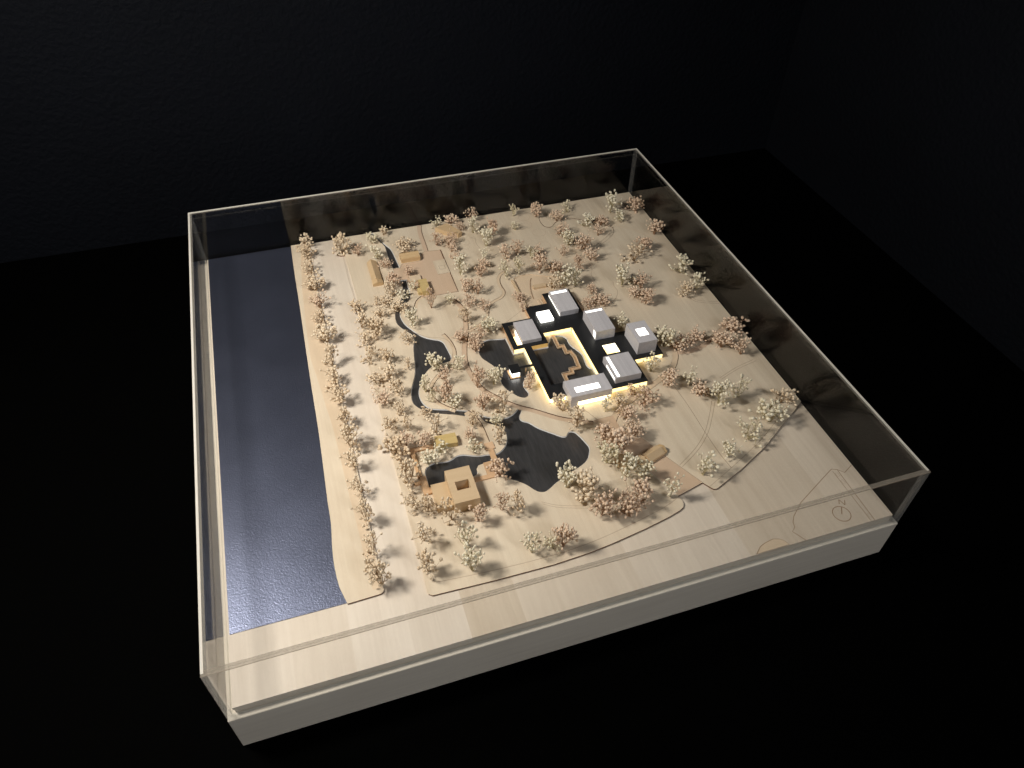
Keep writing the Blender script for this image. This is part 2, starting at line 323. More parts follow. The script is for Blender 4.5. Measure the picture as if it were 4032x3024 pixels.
pond_b = smooth([(-38.3, -65.7), (-26.5, -74.2), (-19.4, -77.7), (-11.4, -78.6), (-4.4, -76.5), (2.3, -71.8), (5.2, -69.0), (7.2, -68.9), (7.7, -71.4), (6.1, -75.8), (2.9, -80.3), (2.0, -84.9), (4.2, -88.6), (9.0, -92.0), (16.3, -102.4), (28.4, -114.0), (34.9, -120.0), (38.9, -121.1), (41.4, -118.8), (44.6, -116.2), (49.6, -118.2), (52.4, -124.1), (55.6, -135.0), (56.6, -142.3), (53.8, -149.3), (48.6, -156.6), (39.9, -161.9), (28.6, -166.1), (10.2, -173.9), (1.2, -179.0), (-5.2, -181.4), (-10.7, -179.8), (-14.6, -175.6), (-19.2, -168.8), (-25.6, -162.2), (-31.2, -158.0), (-35.0, -153.6), (-36.5, -148.5)], 3, False) \
    + [(-37.5, -142), (-43, -135), (-51.0, -131)] + smooth([(-56.0, -132.4), (-58.8, -136.6), (-60.6, -141.4), (-63.7, -143.0), (-67.1, -143.3)], 3, False) + [(-68.0, -146), (-92.8, -146.2), (-109.0, -146.2)] \
    + smooth([(-109.6, -139.0), (-109.6, -128), (-108.0, -121.2), (-103.8, -117.4), (-97.4, -115.9), (-91.5, -116.8), (-85.9, -117.6), (-79.9, -116.3), (-74.4, -113.6), (-67.8, -113.9), (-61.1, -116.7), (-53.4, -119.8), (-44.2, -121.0), (-36.3, -122.6), (-28.6, -119.3), (-22.3, -112.3), (-19.0, -103.0), (-19.2, -94.3), (-22.6, -88.0), (-27.6, -84.2), (-33.2, -80.0), (-36.8, -73.4)], 3, False)
pool = smooth([(75.0, 25.5), (78.3, 28.4), (83.0, 28.9), (88.0, 27.8), (92.3, 24.3), (94.1, 19.6), (93.7, 14.4), (94.4, 7.6), (97.3, 0.3), (100.2, -6.7), (101.0, -14.0), (99.9, -22.6), (99.4, -29.0), (100.8, -33.6), (103.3, -36.0)], 4, False) + [(103.3, -53.0), (47.3, -53.0), (47.3, 12.7), (68.0, 12.7), (70.5, 19.5), (72.6, 22.2)]
waters = [('stream', stream1), ('stream', stream2), ('pond', pond_e), ('pond', pond_b), ('pool', pool)]
for i, (nm, poly) in enumerate(waters):
    cut(land, prism(poly, 0.3 - 0.01 * i, 6, side_i=2))
    wo = structure(nm, prism(poly, 0.32, WATER), 'pond')
    ar = sum(poly[k][0] * poly[(k + 1) % len(poly)][1] - poly[(k + 1) % len(poly)][0] * poly[k][1] for k in range(len(poly))); sg = 1 if ar > 0 else -1
    bm = bmesh.new(); V0 = []; V1 = []
    for k, p in enumerate(poly):
        a_, c_ = poly[k - 1], poly[(k + 1) % len(poly)]; d = Vector((c_[0] - a_[0], c_[1] - a_[1])); d.normalize(); n_ = Vector((-d.y, d.x)) * sg
        V0.append(bm.verts.new((p[0] + n_.x * .05, p[1] + n_.y * .05, LAND - .25))); V1.append(bm.verts.new((p[0] + n_.x * .75, p[1] + n_.y * .75, WATER + .03)))
    for k in range(len(poly)): bm.faces.new((V0[k], V0[(k + 1) % len(poly)], V1[(k + 1) % len(poly)], V1[k]))
    link('shore_bevel', bm, 'shore', wo)

s_path = smooth([(64, 163), (59.5, 161.2), (54.4, 154.4), (51.8, 146.1), (51.4, 135.7), (52.2, 126.6), (48.6, 117.6), (41.7, 112.3), (33.6, 108.9), (26.6, 103.0), (22.4, 96.1), (18.8, 86.4), (12.2, 77.4), (2.3, 69.4), (-13.2, 62.8)], 4, False)
v_path = smooth([(-14, 132), (-7.5, 118), (-5.0, 106), (-6.0, 92), (-13.0, 63.0), (-20.9, 40.1), (-25.6, 22.1), (-27.2, 8), (-25.8, -8), (-22.5, -26.0), (-14.6, -40.4), (4.0, -62.4), (21.4, -75.7), (41.2, -92.1), (58, -102), (74.0, -110)], 4, False)
c_path = smooth([(-40.5, 70), (-38.2, 64.5), (-35.4, 52.6), (-34.6, 39.1), (-36.8, 28.5), (-41.5, 20.4), (-51.4, 10.8), (-66, -2), (-74.5, -14), (-76.5, -26), (-70, -40), (-58, -52)], 4, False)
g_path = smooth([(-51.0, 146.6), (-57, 142), (-62.0, 134), (-65.2, 124), (-66.2, 118)], 4, False)
b_path = [(-46.0, -57), (-41.0, -66.5), (-38.2, -78.4), (-37.4, -89.3), (-37.2, -105.5)]
ring = smooth([(199.0, -14), (204.5, -21.7), (208.4, -29.8), (208.2, -37.8), (205.8, -45), (198.0, -57.0), (188.2, -66.3), (167.9, -77.7), (131.2, -94.2), (112.2, -103.5), (99.0, -115.0), (95.5, -124.0)], 4, False)
east = smooth([(207.6, -39.5), (216, -41.0), (224.4, -41.5), (242.2, -36.9), (258.0, -28.3), (283.0, -14.0), (299.0, -6)], 4, False)
hair = smooth([(133, 130), (145.2, 141.5), (173.4, 166.6), (194.1, 178.6), (221.6, 196.1), (233.3, 206.6), (238.4, 216.3), (237.3, 224.5), (229, 230), (214, 238), (204, 252), (186, 262), (168, 257), (157.8, 247.3), (150.5, 248.5), (147.2, 256.0), (147.6, 269.6), (153.4, 282.8), (162.8, 300.5)], 4, False)
ridge = smooth([(237.5, 226.5), (248.9, 221.3), (260.7, 212.0), (270.5, 199.3), (278.5, 182.9), (285.6, 163.3), (295.2, 128.0)], 4, False)
plaza = [(-26.4, 238.6), (-3.3, 236.2), (-4.0, 141.9), (-49.4, 142.6), (-53.7, 156.4), (-60.5, 176.2), (-60.9, 185.2), (-69.9, 186.0), (-74.0, 196.5), (-72.8, 211.9), (-63.2, 211.9), (-60.5, 219.0), (-35.0, 219.4), (-33.4, 229.0)]
plaza_path = smooth([(-20.8, 301.4), (-23.8, 282), (-25.6, 262), (-26.8, 238.9)], 4, False) + smooth([(-19.9, 237.9), (-19.0, 258), (-18.4, 278), (-17.2, 290), (-14.8, 301.4)], 4, False)
street = [(74.4, -109.0), (97.0, -108.6), (96.9, -125.0), (105.0, -143.0), (108.6, -145.4), (112.6, -145.2), (116.7, -155.1), (126.9, -178.7), (144.7, -215.4), (114.8, -223.0), (102.5, -190.2), (87.5, -154.9), (76.1, -122.3)]
fore = [(67.8, 85), (67.8, 141), (71, 149), (79.0, 152.5), (93.2, 151), (120, 138), (126, 124), (126.5, 104), (126.3, 100.2), (90.7, 100.2), (90.7, 85)]
def slot_path(line, wd, side, gap=0.85):
    return ribbon(line, wd, side * wd / 2), ribbon(line, wd - gap - .05, side * (wd / 2 + gap / 2))
paths = [('path', *slot_path(s_path, 4.4, -1)), ('path', *slot_path(v_path, 6.2, -1)), ('path', *slot_path(c_path, 4.8, -1)), ('path', *slot_path(g_path, 4.2, 1)), ('path', *slot_path(b_path, 7.0, -1)),
         ('path', *slot_path(ring, 6.8, -1, .7)), ('path', ribbon(east, 6.5, 0.0), None), ('path', *slot_path(hair, 5.0, 1, .6)), ('plaza', plaza, [(min(q[0], -4.8), q[1] if q[1] > 143.5 else 143.5) for q in plaza]), ('path', *slot_path(smooth([(-14.8, 301.4), (-17.2, 290), (-18.4, 278), (-19.0, 258), (-19.9, 238.6)], 4, False), 6.2, -1)), ('street', street, None)]
for i, (nm, poly, inlay) in enumerate(paths):
    cut(land, prism(poly, 0.75 - 0.006 * i, 6, side_i=1, top_i=1))
    m_ = 'path' if nm in ('plaza', 'street') or i in (1, 6, 9) else ('land' if i == 7 else 'strip')
    structure(nm, prism(inlay or poly, 0.72 - 0.004 * i, PATH + 0.3 + 0.012 * i), m_)
cut(land, prism(fore, 0.62, 6, side_i=2)); structure('forecourt', prism(fore, 0.64, 0.9), 'strip')
structure('plaza_inset', prism([(-20.0, 184.2), (-4.4, 184.2), (-4.4, 214.2), (-20.0, 214.2)], PATH + 0.32, PATH + 0.62, side_i=1), ['land', 'burnt'])

# engraved lines and rings on the land sheet
Z = LAND + 0.05
for cx, cy, rx in ((95.8, 264.5, 5), (94.1, 246.4, 6.5), (122, 262, 11), (136, 238, 9), (28.8, 233, 6), (110, 262, 7), (46, 210, 6), (131, 206, 10), (28, 245, 10), (128, 280, 8), (170, 150, 8)):
    etched(circle(cx, cy, rx), 0.32, Z, land, 'etch_light', True)
for line, wd in (([(41, 253), (47.6, 248.7), (45.8, 238.9), (47.1, 226.7), (53.3, 218.2), (60, 215.4), (64.8, 218.2)], .35), ([(162.8, 147.3), (170.6, 147.3), (174, 139.2), (168.1, 127), (167.9, 114.8), (164.6, 106.8)], .35),
                 ([(189.6, 105.4), (187, 97.1), (187.2, 86.7), (182.8, 77.8), (176, 70)], .35), ([(178.4, -87.5), (179.6, -118.9), (178.6, -159.2), (178.9, -188.1), (181, -208)], .5),
                 ([(207.3, -120), (195.1, -137.4), (178.7, -157.8), (159.2, -174.5), (133.3, -189.9)], .4), ([(210, -122), (197.6, -139.4), (181.2, -159.8), (161.4, -176.9), (135, -192.6)], .4),
                 ([(284.8, -75.2), (259, -81.3), (233.3, -90.9)], .35), ([(287, -78), (260, -84), (234, -93.4)], .35), ([(268.4, 50.7), (271, 40.4), (280.4, 34.1), (298.5, 27.3)], .4), ([(272.0, 49.7), (274, 42.6), (281.8, 37.2), (298.5, 30.8)], .4),
                 ([(-12.2, -191.7), (2, -200.2), (27.6, -208.8)], .3), ([(-12.2, -194.2), (2, -202.9), (27.0, -211.3)], .3), ([(-128.9, -236), (-128.6, -241.6), (-125.4, -244.8), (-74.7, -248.4), (-22, -249.4), (20, -246.5), (62.5, -239.1), (98, -231), (113, -225)], .35),
                 ([(150, -222), (181, -208), (222, -188), (252, -170), (298.6, -140)], .3), ([(-130, 258), (-131, 200), (-137 + 8, 140)], .3), ([(-80, 87), (-62, 70), (-48, 64), (-40, 57), (-37, 44)], .35),
                 ([(126, 45), (147, 43), (152, 30), (160, 12)], .35), ([(128, 95), (131, 70), (146, 46)], .35), ([(59, 84), (20, 58), (16, 48)], .3), ([(62, -92), (70, -112)], .5), ([(70, -90), (79, -110)], .5)):
    etched(smooth(line, 4, False), wd, Z, land)
etched(ridge, 0.9, Z, land, 'strip', name='lit_edge_strip')  # flat pale strip, painting the light caught by a raised sheet edge
etched(rect(-15, 193.8, -7.7, 201.6), 0.5, PATH + 0.66, land, 'etch', True); etched(rect(-18.6, 186, -5.8, 212.4), 0.35, PATH + 0.66, land, 'etch_light', True)
# engraved lines on the road board
for line, wd in (([(299.5, -239), (287, -245.2), (282.1, -239.9), (277, -237.6), (273.1, -239.4), (248, -252), (223.8, -264.3), (208.6, -276.1), (204.4, -281.5), (203.1, -286.5), (198.2, -290.2), (204.7, -301.7)], .45), ([(276.4, -240.4), (275.8, -301.7)], .35), ([(281.8, -240.7), (279.6, -301.7)], .45),
                 ([(153.6, -301.7), (161.2, -295.5), (167.1, -293.5), (176.5, -291.9), (182.6, -293.8), (185.6, -296.7), (187.4, -301.7)], .45), ([(176, -292.2), (173, -301)], .3)):
    etched(line, wd * 1.5, 0.06, pl)
for yc in (-245.5, -254.5, -296):
    bm = bmesh.new(); add_strip(bm, rect(277.2, yc - 2.2, 280.0, yc + 2.2), 0.3, 0.06, True); link('engraved_line', bm, 'etch', pl)
structure('traffic_island', prism([(154.4, -301.6), (161.4, -295.9), (167.1, -293.9), (176.5, -292.3), (182.4, -294.2), (185.3, -296.9), (187.0, -301.6)], 0.04, 0.5, side_i=1), ['strip', 'burnt'])
na = thing('north_arrow', (254, -286.5, 0), 'engraved round north arrow with the letter N on the road board', 'compass mark')
etched(circle(254, -286.7, 8.4), 0.8, 0.09, na, closed=True, name='ring')
etched([(253.9, -287.1), (258.4, -280.2)], 1.0, 0.09, na, name='needle')
bm = bmesh.new()
for a_, c_ in (((258.6, -276.4), (261.4, -271.6)), ((261.3, -271.8), (263.3, -279.0)), ((263.2, -278.8), (266.4, -273.9))): add_strip(bm, [a_, c_], 0.8, 0.09)
link('letter', bm, 'etch', na)

# ------------------------------------------------------------------ acrylic dust cover
cv = thing('acrylic_cover', (0, 0, -8.5), 'clear acrylic dust cover standing over the whole site model', 'cover')
xo, yo, th, H0, H1 = 305.0, 307.0, 4.4, -8.45, 68.5
xi, yi = xo - th, yo - th
link('lid', box(-xi + .05, xi - .05, -yi + .05, yi - .05, H1 - th, H1 - 0.02), 'clear', cv)
link('side_panel', box(-xi + .05, xi - .05, -yo, -yi, H0, H1 - 0.75), 'clear', cv)
link('side_panel', box(-xi + .05, xi - .05, yi, yo, H0, H1 - 0.75), 'clear', cv)
link('side_panel', box(-xo, -xi, -yi + .05, yi - .05, H0, H1 - 0.75), 'clear', cv)
link('side_panel', box(xi, xo, -yi + .05, yi - .05, H0, H1 - 0.75), 'clear', cv)
for sx in (-1, 1):
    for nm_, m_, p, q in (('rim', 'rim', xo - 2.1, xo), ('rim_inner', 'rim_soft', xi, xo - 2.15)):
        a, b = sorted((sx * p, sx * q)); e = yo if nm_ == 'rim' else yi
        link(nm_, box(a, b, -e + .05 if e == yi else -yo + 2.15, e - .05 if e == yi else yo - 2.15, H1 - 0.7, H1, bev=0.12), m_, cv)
for sy in (-1, 1):
    for nm_, m_, p, q, e in (('rim', 'rim', yo - 2.1, yo, xo), ('rim_inner', 'rim_soft', yi, yo - 2.15, xo - 2.15)):
        a, b = sorted((sy * p, sy * q))
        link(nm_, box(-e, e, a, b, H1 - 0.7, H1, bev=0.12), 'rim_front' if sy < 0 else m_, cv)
    a, b = sorted((sy * yi, sy * yo))
    for sx in (-1, 1):
        c, d = sorted((sx * xi, sx * xo))
        link('corner_edge', box(c, d, a, b, H0, H1 - 0.75, bev=0.25), 'corner', cv)
for (x0, x1, y0, y1) in ((-xo, xo, -yo, -yi), (-xo, xo, yi, yo), (-xo, -xi, -yi, yi), (xi, xo, -yi, yi)):
    link('bottom_edge', box(x0, x1, y0, y1, H0 - 0.04, H0 + 0.0), 'rim', cv)

link('edge_shadow_strip', box(-xo, xo, -yo - 0.02, -yo + 0.5, H1 - 0.74, H1 - 0.71), 'rim_line', cv)  # dark strip painted in as the shade line below the front rim

# ------------------------------------------------------------------ museum
RZ = 8.5
mu = thing('museum_podium', (95, 0, LAND), 'black flat museum roof on glowing walls around a pool courtyard', 'museum')
outer = [(91, 99.7), (126.5, 99.7), (126.5, 41), (146, 41), (146, 6.3), (161, 6.3), (161, 3), (186.5, 3), (186.5, -42.3), (151.2, -42.3), (151.2, -77.5), (104.6, -77.5), (104.6, -72.6), (38.7, -72.6), (38.7, 12.5), (26.4, 12.5), (26.4, 60), (62.3, 60), (62.3, 80.7), (91, 80.7)]
court = [(67.7, 30.5), (103.6, 30.5), (103.6, -53.4), (47, -53.4), (47, 13), (67.7, 13)]
well_r = rect(125, -25.3, 141.2, -9.2); well_l = rect(32.2, 18.1, 38.35, 54)
link('roof', prism(outer, RZ - 0.9, RZ, holes=[court, well_r, well_l]), 'roof', mu)
def wall(ax, ay, bx, by, mat, name='wall', z0=LAND - 0.02, z1=RZ - 0.95, t=0.6):
    """upright strip of wall just inside the roof edge; its outer face lies on the line"""
    d = Vector((bx - ax, by - ay)); d.normalize(); n = Vector((-d.y, d.x)) * t
    link(name, prism([(ax, ay), (bx, by), (bx + n.x, by + n.y), (ax + n.x, ay + n.y)], z0, z1), mat, mu)
wall(38.9, 12.0, 38.9, -72.2, 'warm_light', 'lit_wall'); wall(27.0, 12.9, 38.5, 12.9, 'warm_light', 'lit_wall'); wall(26.8, 59.5, 26.8, 13.0, 'deck')
wall(39.4, -72.2, 57.6, -72.2, 'hot_light', 'lit_wall'); wall(105, -77.1, 150.4, -77.1, 'warm_light', 'lit_wall'); wall(151.6, -41.9, 186.0, -41.9, 'warm_light', 'lit_wall')
wall(186.1, -41.5, 186.1, 2.6, 'deck'); wall(150.8, -76.6, 150.8, -42.8, 'deck'); wall(62.7, 60.2, 62.7, 80.4, 'deck'); wall(63, 80.9, 91, 80.9, 'deck'); wall(91.4, 81.2, 91.4, 99.2, 'deck'); wall(126.1, 99.2, 92, 99.2, 'deck'); wall(126.1, 41.5, 126.1, 98.6, 'deck')
wall(145.6, 6.8, 145.6, 40.6, 'deck'); wall(146.2, 5.9, 160.6, 5.9, 'deck')
# walls of the courtyard face inwards
wall(68.2, 31.0, 103.2, 31.0, 'warm_light', 'lit_wall'); wall(103.9, 30.4, 103.9, -53.0, 'warm_light', 'lit_wall'); wall(47.4, 13.3, 67.4, 13.3, 'amber', 'lit_wall', z0=WATER); wall(67.3, 13.9, 67.3, 30.6, 'deck'); wall(46.6, -53.0, 46.6, 13.0, 'deck', z0=WATER); wall(103.3, -53.8, 47, -53.8, 'deck', z0=WATER)
# recessed light wells
link('light_well', prism([(124.4, -25.9), (141.8, -25.9), (141.8, -8.6), (124.4, -8.6)], 2.2, RZ - 0.92, holes=[well_r]), 'soft_light', mu)
link('light_well_floor', box(125.05, 141.15, -25.25, -9.25, 2.2, 2.9), 'warm_light', mu)
link('light_well_floor', box(32.3, 38.3, 18.2, 40, LAND + .02, LAND + 0.5), 'warm_light', mu); link('light_well_floor', box(32.3, 38.3, 40.1, 53.9, LAND + .02, LAND + 0.5), 'deck', mu)
# raised light box
lb = thing('light_box', (79, 56, RZ), 'glowing white glass light box standing on the black museum roof', 'light box')
link('diffuser', box(70.9, 87.2, 47.2, 64.6, RZ + 0.02, RZ + 3.4, bev=0.25), 'white_light', lb)
bm = bmesh.new(); add_strip(bm, rect(72.2, 48.6, 85.9, 63.2), 0.5, RZ + 3.46, True); link('glass_edge', bm, 'soft_light', lb)

def gallery(name, x0, x1, y0, y1, z0, z1, label, sky=None, win=None):
    t = thing(name, ((x0 + x1) / 2, (y0 + y1) / 2, z0), label, 'building block', None)
    holes = []
    if sky: holes = [rect(*sky)]
    link('body', prism(rect(x0, y0, x1, y1), z0 + 0.02, z1, holes=holes), 'grey', t)
    if sky:
        a, b, c, d = sky
        link('skylight', box(a + .02, c - .02, b + .02, d - .02, z1 - 1.6, z1 - 0.5), 'white_light', t)
    if win:
        (wy0, wy1, wz0, wz1, m_) = win
        link('window', box(x0 - 0.12, x0 - 0.01, wy0, wy1, wz0, wz1), m_, t)
    return t
gallery('gallery_block', 97.0, 120.4, 52.5, 93.4, RZ, 15.5, 'grey gallery block with a strip skylight, standing behind the glowing light box', (98.6, 87.2, 118.6, 91.4), (53.2, 92.8, RZ + 0.3, RZ + 2.6, 'soft_light'))
gallery('gallery_block', 121.0, 144.4, 0.5, 40.0, RZ, 21.4, 'tall grey gallery block with a narrow strip skylight and a lit corner window', (122.6, 35.2, 142.9, 38.6), (1.4, 8.0, RZ + 1.0, 19.0, 'soft_light'))
gallery('gallery_block', 157.0, 179.6, -35.7, -0.8, RZ, 25.8, 'tallest grey gallery block with a square skylight', (162.7, -25.0, 174.5, -12.2), None)
gallery('gallery_block', 114.7, 144.8, -71.6, -36.0, RZ, 16.7, 'low grey gallery block with a long strip skylight beside its lit side window', (116.9, -69.8, 120.3, -37.4), (-69.0, -46.0, RZ + 2.2, RZ + 5.6, 'soft_light'))
g6 = gallery('gallery_block', 38.4, 61.5, 18.2, 53.0, RZ, 13.0, 'plain grey gallery block without a skylight beside the museum pond', None, None)
link('base_wall', box(38.45, 61.4, 18.25, 46.0, LAND + .02, RZ - 0.02), 'white_light', g6)
g5 = gallery('gallery_block', 57.9, 104.6, -85.4, -60.2, RZ, 17.4, 'wide grey gallery block with a broad skylight over a glowing ground floor', (65.6, -80.2, 93.2, -72.0), None)
link('base_wall', box(57.95, 66.0, -85.3, -72.9, LAND, RZ), 'grey', g5)
link('lit_ground_floor', box(66.1, 103.8, -84.4, -72.9, LAND, RZ), 'hot_light', g5)
# pavilion on the pond
pv = thing('lake_pavilion', (17.4, -17.3, WATER), 'small glowing pavilion with a square black roof standing in the pond', 'pavilion')
link('base_deck', box(10.6, 22.2, -25.2, -10.9, WATER + .02, 1.6), 'deck', pv)
link('lit_room', box(13.0, 21.6, -23.4, -12.0, 1.6, 7.7), 'white_light', pv)
link('roof', box(11.7, 23.2, -24.0, -10.4, 7.7, RZ), 'roof', pv)
link('link_roof', box(23.2, 38.6, -18.9, -15.8, 7.75, RZ - 0.04), 'roof', pv)
link('post', box(30.4, 31.0, -17.7, -17.1, WATER, 7.75), 'deck', pv)
# zigzag footbridge over the pool
zb = thing('zigzag_footbridge', (83, -8, WATER), 'zigzag wooden footbridge with lattice railings across the courtyard pool', 'footbridge')
zig = [(79.2, 30.2), (78.6, 7.6), (84.0, 7.6), (83.8, -4.2), (88.8, -4.2), (90.3, -13.5), (89.2, -24), (88.7, -31.2), (78.7, -31.2), (78.5, -37.0), (68.4, -37.0), (68.2, -47.0)]
def offset_line(line, d):
    out = []
    for i, p in enumerate(line):
        dirs = []
        if i > 0: dirs.append(Vector((p[0] - line[i - 1][0], p[1] - line[i - 1][1])).normalized())
        if i < len(line) - 1: dirs.append(Vector((line[i + 1][0] - p[0], line[i + 1][1] - p[1])).normalized())
        ns = [Vector((-v.y, v.x)) for v in dirs]
        n = sum(ns, Vector((0, 0))); n.normalize(); n *= d / max(0.4, n.dot(ns[0])); out.append((p[0] + n.x, p[1] + n.y))
    return out
la, lr = offset_line(zig, 1.9), offset_line(zig, -1.9)
link('deck', prism(la + lr[::-1], 2.2, 2.7), 'deck', zb)
for line in (la, lr):
    bm = bmesh.new()
    for (a, b) in zip(line[:-1], line[1:]):
        v = Vector((b[0] - a[0], b[1] - a[1])); ln = v.length; v.normalize(); nn = Vector((-v.y, v.x)) * 0.2
        for z0, z1 in ((2.7, 3.0), (4.1, 4.5)):
            add_prism(bm, [(a[0] + nn.x, a[1] + nn.y), (b[0] + nn.x, b[1] + nn.y), (b[0] - nn.x, b[1] - nn.y), (a[0] - nn.x, a[1] - nn.y)], z0, z1)
        k = max(2, int(ln / 2.0))
        for i in range(k + 1):
            c = (a[0] + v.x * ln * i / k, a[1] + v.y * ln * i / k); add_box(bm, c[0] - .18, c[0] + .18, c[1] - .18, c[1] + .18, 2.4, 4.4)
    link('railing', bm, 'strip', zb)
bm = bmesh.new()
for p in zig[1:-1:2]: add_box(bm, p[0] - .5, p[0] + .5, p[1] - .5, p[1] + .5, WATER, 2.25)
link('piers', bm, 'deck', zb)
link('landing', box(70.0, 92.0, -48.4, -46.6, WATER, 2.2), 'deck', zb)

# ------------------------------------------------------------------ old houses and garden walls of the park
def gable_bm(cx, cy, lx, ly, ang, z0, eave, ridge, off=0.0):
    """box with a pitched top; ridge along local x, shifted off across"""
    bm = bmesh.new(); c, s = math.cos(ang), math.sin(ang)
    def P(x, y, z): return bm.verts.new((cx + x * c - y * s, cy + x * s + y * c, z))
    a = []
    for x in (-lx / 2, lx / 2):
        a.append([P(x, -ly / 2, z0), P(x, ly / 2, z0), P(x, ly / 2, eave), P(x, off, ridge), P(x, -ly / 2, eave)])
    bm.faces.new(a[0][::-1]); bm.faces.new(a[1])
    for i in range(5): bm.faces.new((a[0][i], a[0][(i + 1) % 5], a[1][(i + 1) % 5], a[1][i]))
    bmesh.ops.recalc_face_normals(bm, faces=bm.faces); return bm
def house(name, label, base, parts):
    t = thing(name, (*base, LAND), label, 'house')
    for nm, bm_, mat in parts: link(nm, bm_, mat, t)
    return t
Lh = LAND - 0.05
hb = bmesh.new(); add_prism(hb, rect(-93.2, -180.2, -68.8, -140.2), Lh, 16.2, holes=[rect(-87.0, -166.2, -73.8, -155.9)])
house('courtyard_house', 'tall blond wood cube house with a square roof opening beside the big pond', (-80, -158), [
    ('main_volume', hb, 'lime'), ('courtyard_floor', box(-86.95, -73.85, -166.15, -155.95, Lh, 4.0), 'path'), ('low_wing', box(-108.6, -93.25, -175.4, -146.4, Lh, 8.2), 'lime')])
dk = thing('garden_terrace', (-60, -140, WATER), 'L-shaped beech terrace at the water side of the cube house', 'terrace')
link('deck', prism([(-52.0, -131), (-37, -131), (-37, -149), (-46, -151.2), (-68.2, -151.2), (-68.2, -146.4), (-52.0, -146.4)], 0.65, 3.2), 'deck', dk)
link('step', prism([(-60.2, -136.2), (-57.2, -132.2), (-52.2, -131.4), (-52.2, -146.0), (-60.2, -146.0)], 0.66, 2.3), 'land', dk)
dk = thing('garden_bridge', (-40, -120, WATER), 'straight beech footbridge over the channel beside the terrace', 'footbridge')
link('deck', box(-42.8, -37.2, -130.9, -116.2, 2.6, 3.1), 'deck', dk); link('head_platform', box(-44.6, -35.3, -116.1, -107.2, LAND - .05, 3.2), 'deck', dk)
for y in (-126.5, -121): link('pier', box(-41.6, -38.4, y, y + 0.8, WATER, 2.6), 'deck', dk)
gw = thing('garden_wall', (-115, -115, LAND), 'stepped beech garden wall enclosing the corner of the small pond', 'wall')
link('long_run', box(-117.6, -113.2, -130.0, -93.2, Lh, 4.0), 'deck', gw); link('return_run', box(-113.15, -94.5, -97.9, -93.3, Lh, 4.0), 'deck', gw)
link('end_block', prism([(-122, -136.3), (-115.8, -136.3), (-115.8, -131.2), (-109.9, -131.2), (-109.9, -146.1), (-108.5, -146.1), (-108.5, -152.6), (-116.4, -152.6), (-116.4, -139.2), (-122, -139.2)], Lh, 4.2), 'deck', gw)
gw = thing('garden_wall', (-50, -104, LAND), 'short low beech wall beside the bridge path', 'wall')
link('run', box(-52.5, -45.2, -105.6, -104.6, Lh, 3.0), 'deck', gw)
house('yellow_gabled_block', 'yellow boxwood block house with a shallow pitched top behind the garden wall', (-80, -94), [('body', gable_bm(-80.3, -94.5, 21.5, 13.5, -0.03, Lh, 7.6, 9.0), 'yellow')])
house('gabled_house', 'pine block house with a streaked flat roof at the head of the plaza', (-47, 228), [('body', gable_bm(-47.3, 227.6, 25, 14.5, 0.0, Lh, 7.8, 9.6, 3.0), 'pine')])
house('long_gabled_house', 'long narrow gabled house with a steep ridge beside the stream', (-97, 206), [('main_roof', gable_bm(-97.0, 210, 42, 12.5, math.pi / 2, Lh, 4.6, 9.2, 1.2), 'lime'), ('front_bay', gable_bm(-97.2, 185.4, 7.4, 13.2, math.pi / 2, Lh, 5.0, 8.4, 1.0), 'pine')])
house('stepped_block_house', 'yellowish stepped block house at the stream corner of the plaza', (-46, 160), [('main_volume', box(-49.0, -38.6, 146.2, 170.4, Lh, 9.2), 'yellow'), ('side_volume', box(-53.4, -49.05, 148.5, 158, Lh, 6.0), 'yellow'), ('low_slab', box(-57.2, -43.4, 176.0, 187.0, Lh, 4.6), 'strip')])
house('angled_block_house', 'blond angled block house at the board edge among trees', (15, 270), [('main_volume', prism([(-0.8, 279), (17.4, 285.7), (31.8, 259.4), (26.2, 256.4), (23.0, 260.4), (19.5, 259.0)], Lh, 9.0), 'pine')])
a7 = math.radians(19)
house('twin_gabled_cottage', 'plywood gabled cottage standing beside the pink street', (115, -171), [('main_roof', gable_bm(113.2, -171.2, 20, 12.5, a7, Lh, 5.4, 9.0), 'lime'), ('rear_bay', gable_bm(124.6, -167.2, 4.0, 11.0, a7, Lh, 4.8, 8.2), 'pine')])
def facet(cx, cy, r, n, z1, z2, rot, mat, k=0.55, sq=1.0):
    bm = bmesh.new(); A = []; B = []; Cc = []
    for i in range(n):
        t = rot + 2 * math.pi * i / n; rr = r * (1 + 0.10 * math.sin(2.3 * i + cx))
        A.append(bm.verts.new((cx + rr * math.cos(t), cy + rr * sq * math.sin(t), Lh))); B.append(bm.verts.new((cx + rr * math.cos(t), cy + rr * sq * math.sin(t), z1)))
        Cc.append(bm.verts.new((cx + rr * k * math.cos(t), cy + rr * k * sq * math.sin(t), z2)))
    for X, Y in ((A, B), (B, Cc)):
        for i in range(n): bm.faces.new((X[i], X[(i + 1) % n], Y[(i + 1) % n], Y[i])).material_index = 1 if X is A else 0
    bm.faces.new(Cc); bm.faces.new(A[::-1]); bmesh.ops.recalc_face_normals(bm, faces=bm.faces); return bm
house('faceted_hut', 'small six-sided faceted plywood hut leaning on the gabled cottage', (99, -175), [('body', facet(98.6, -175, 7.0, 6, 5.0, 7.6, .3, 'lime'), ['lime', 'etch'])])
house('faceted_hut', 'larger irregular faceted plywood hut half hidden behind cream trees', (81, -170), [('body', facet(81, -170.5, 9.6, 7, 3.6, 5.8, .9, 'lime', sq=1.15), ['pine', 'etch'])])
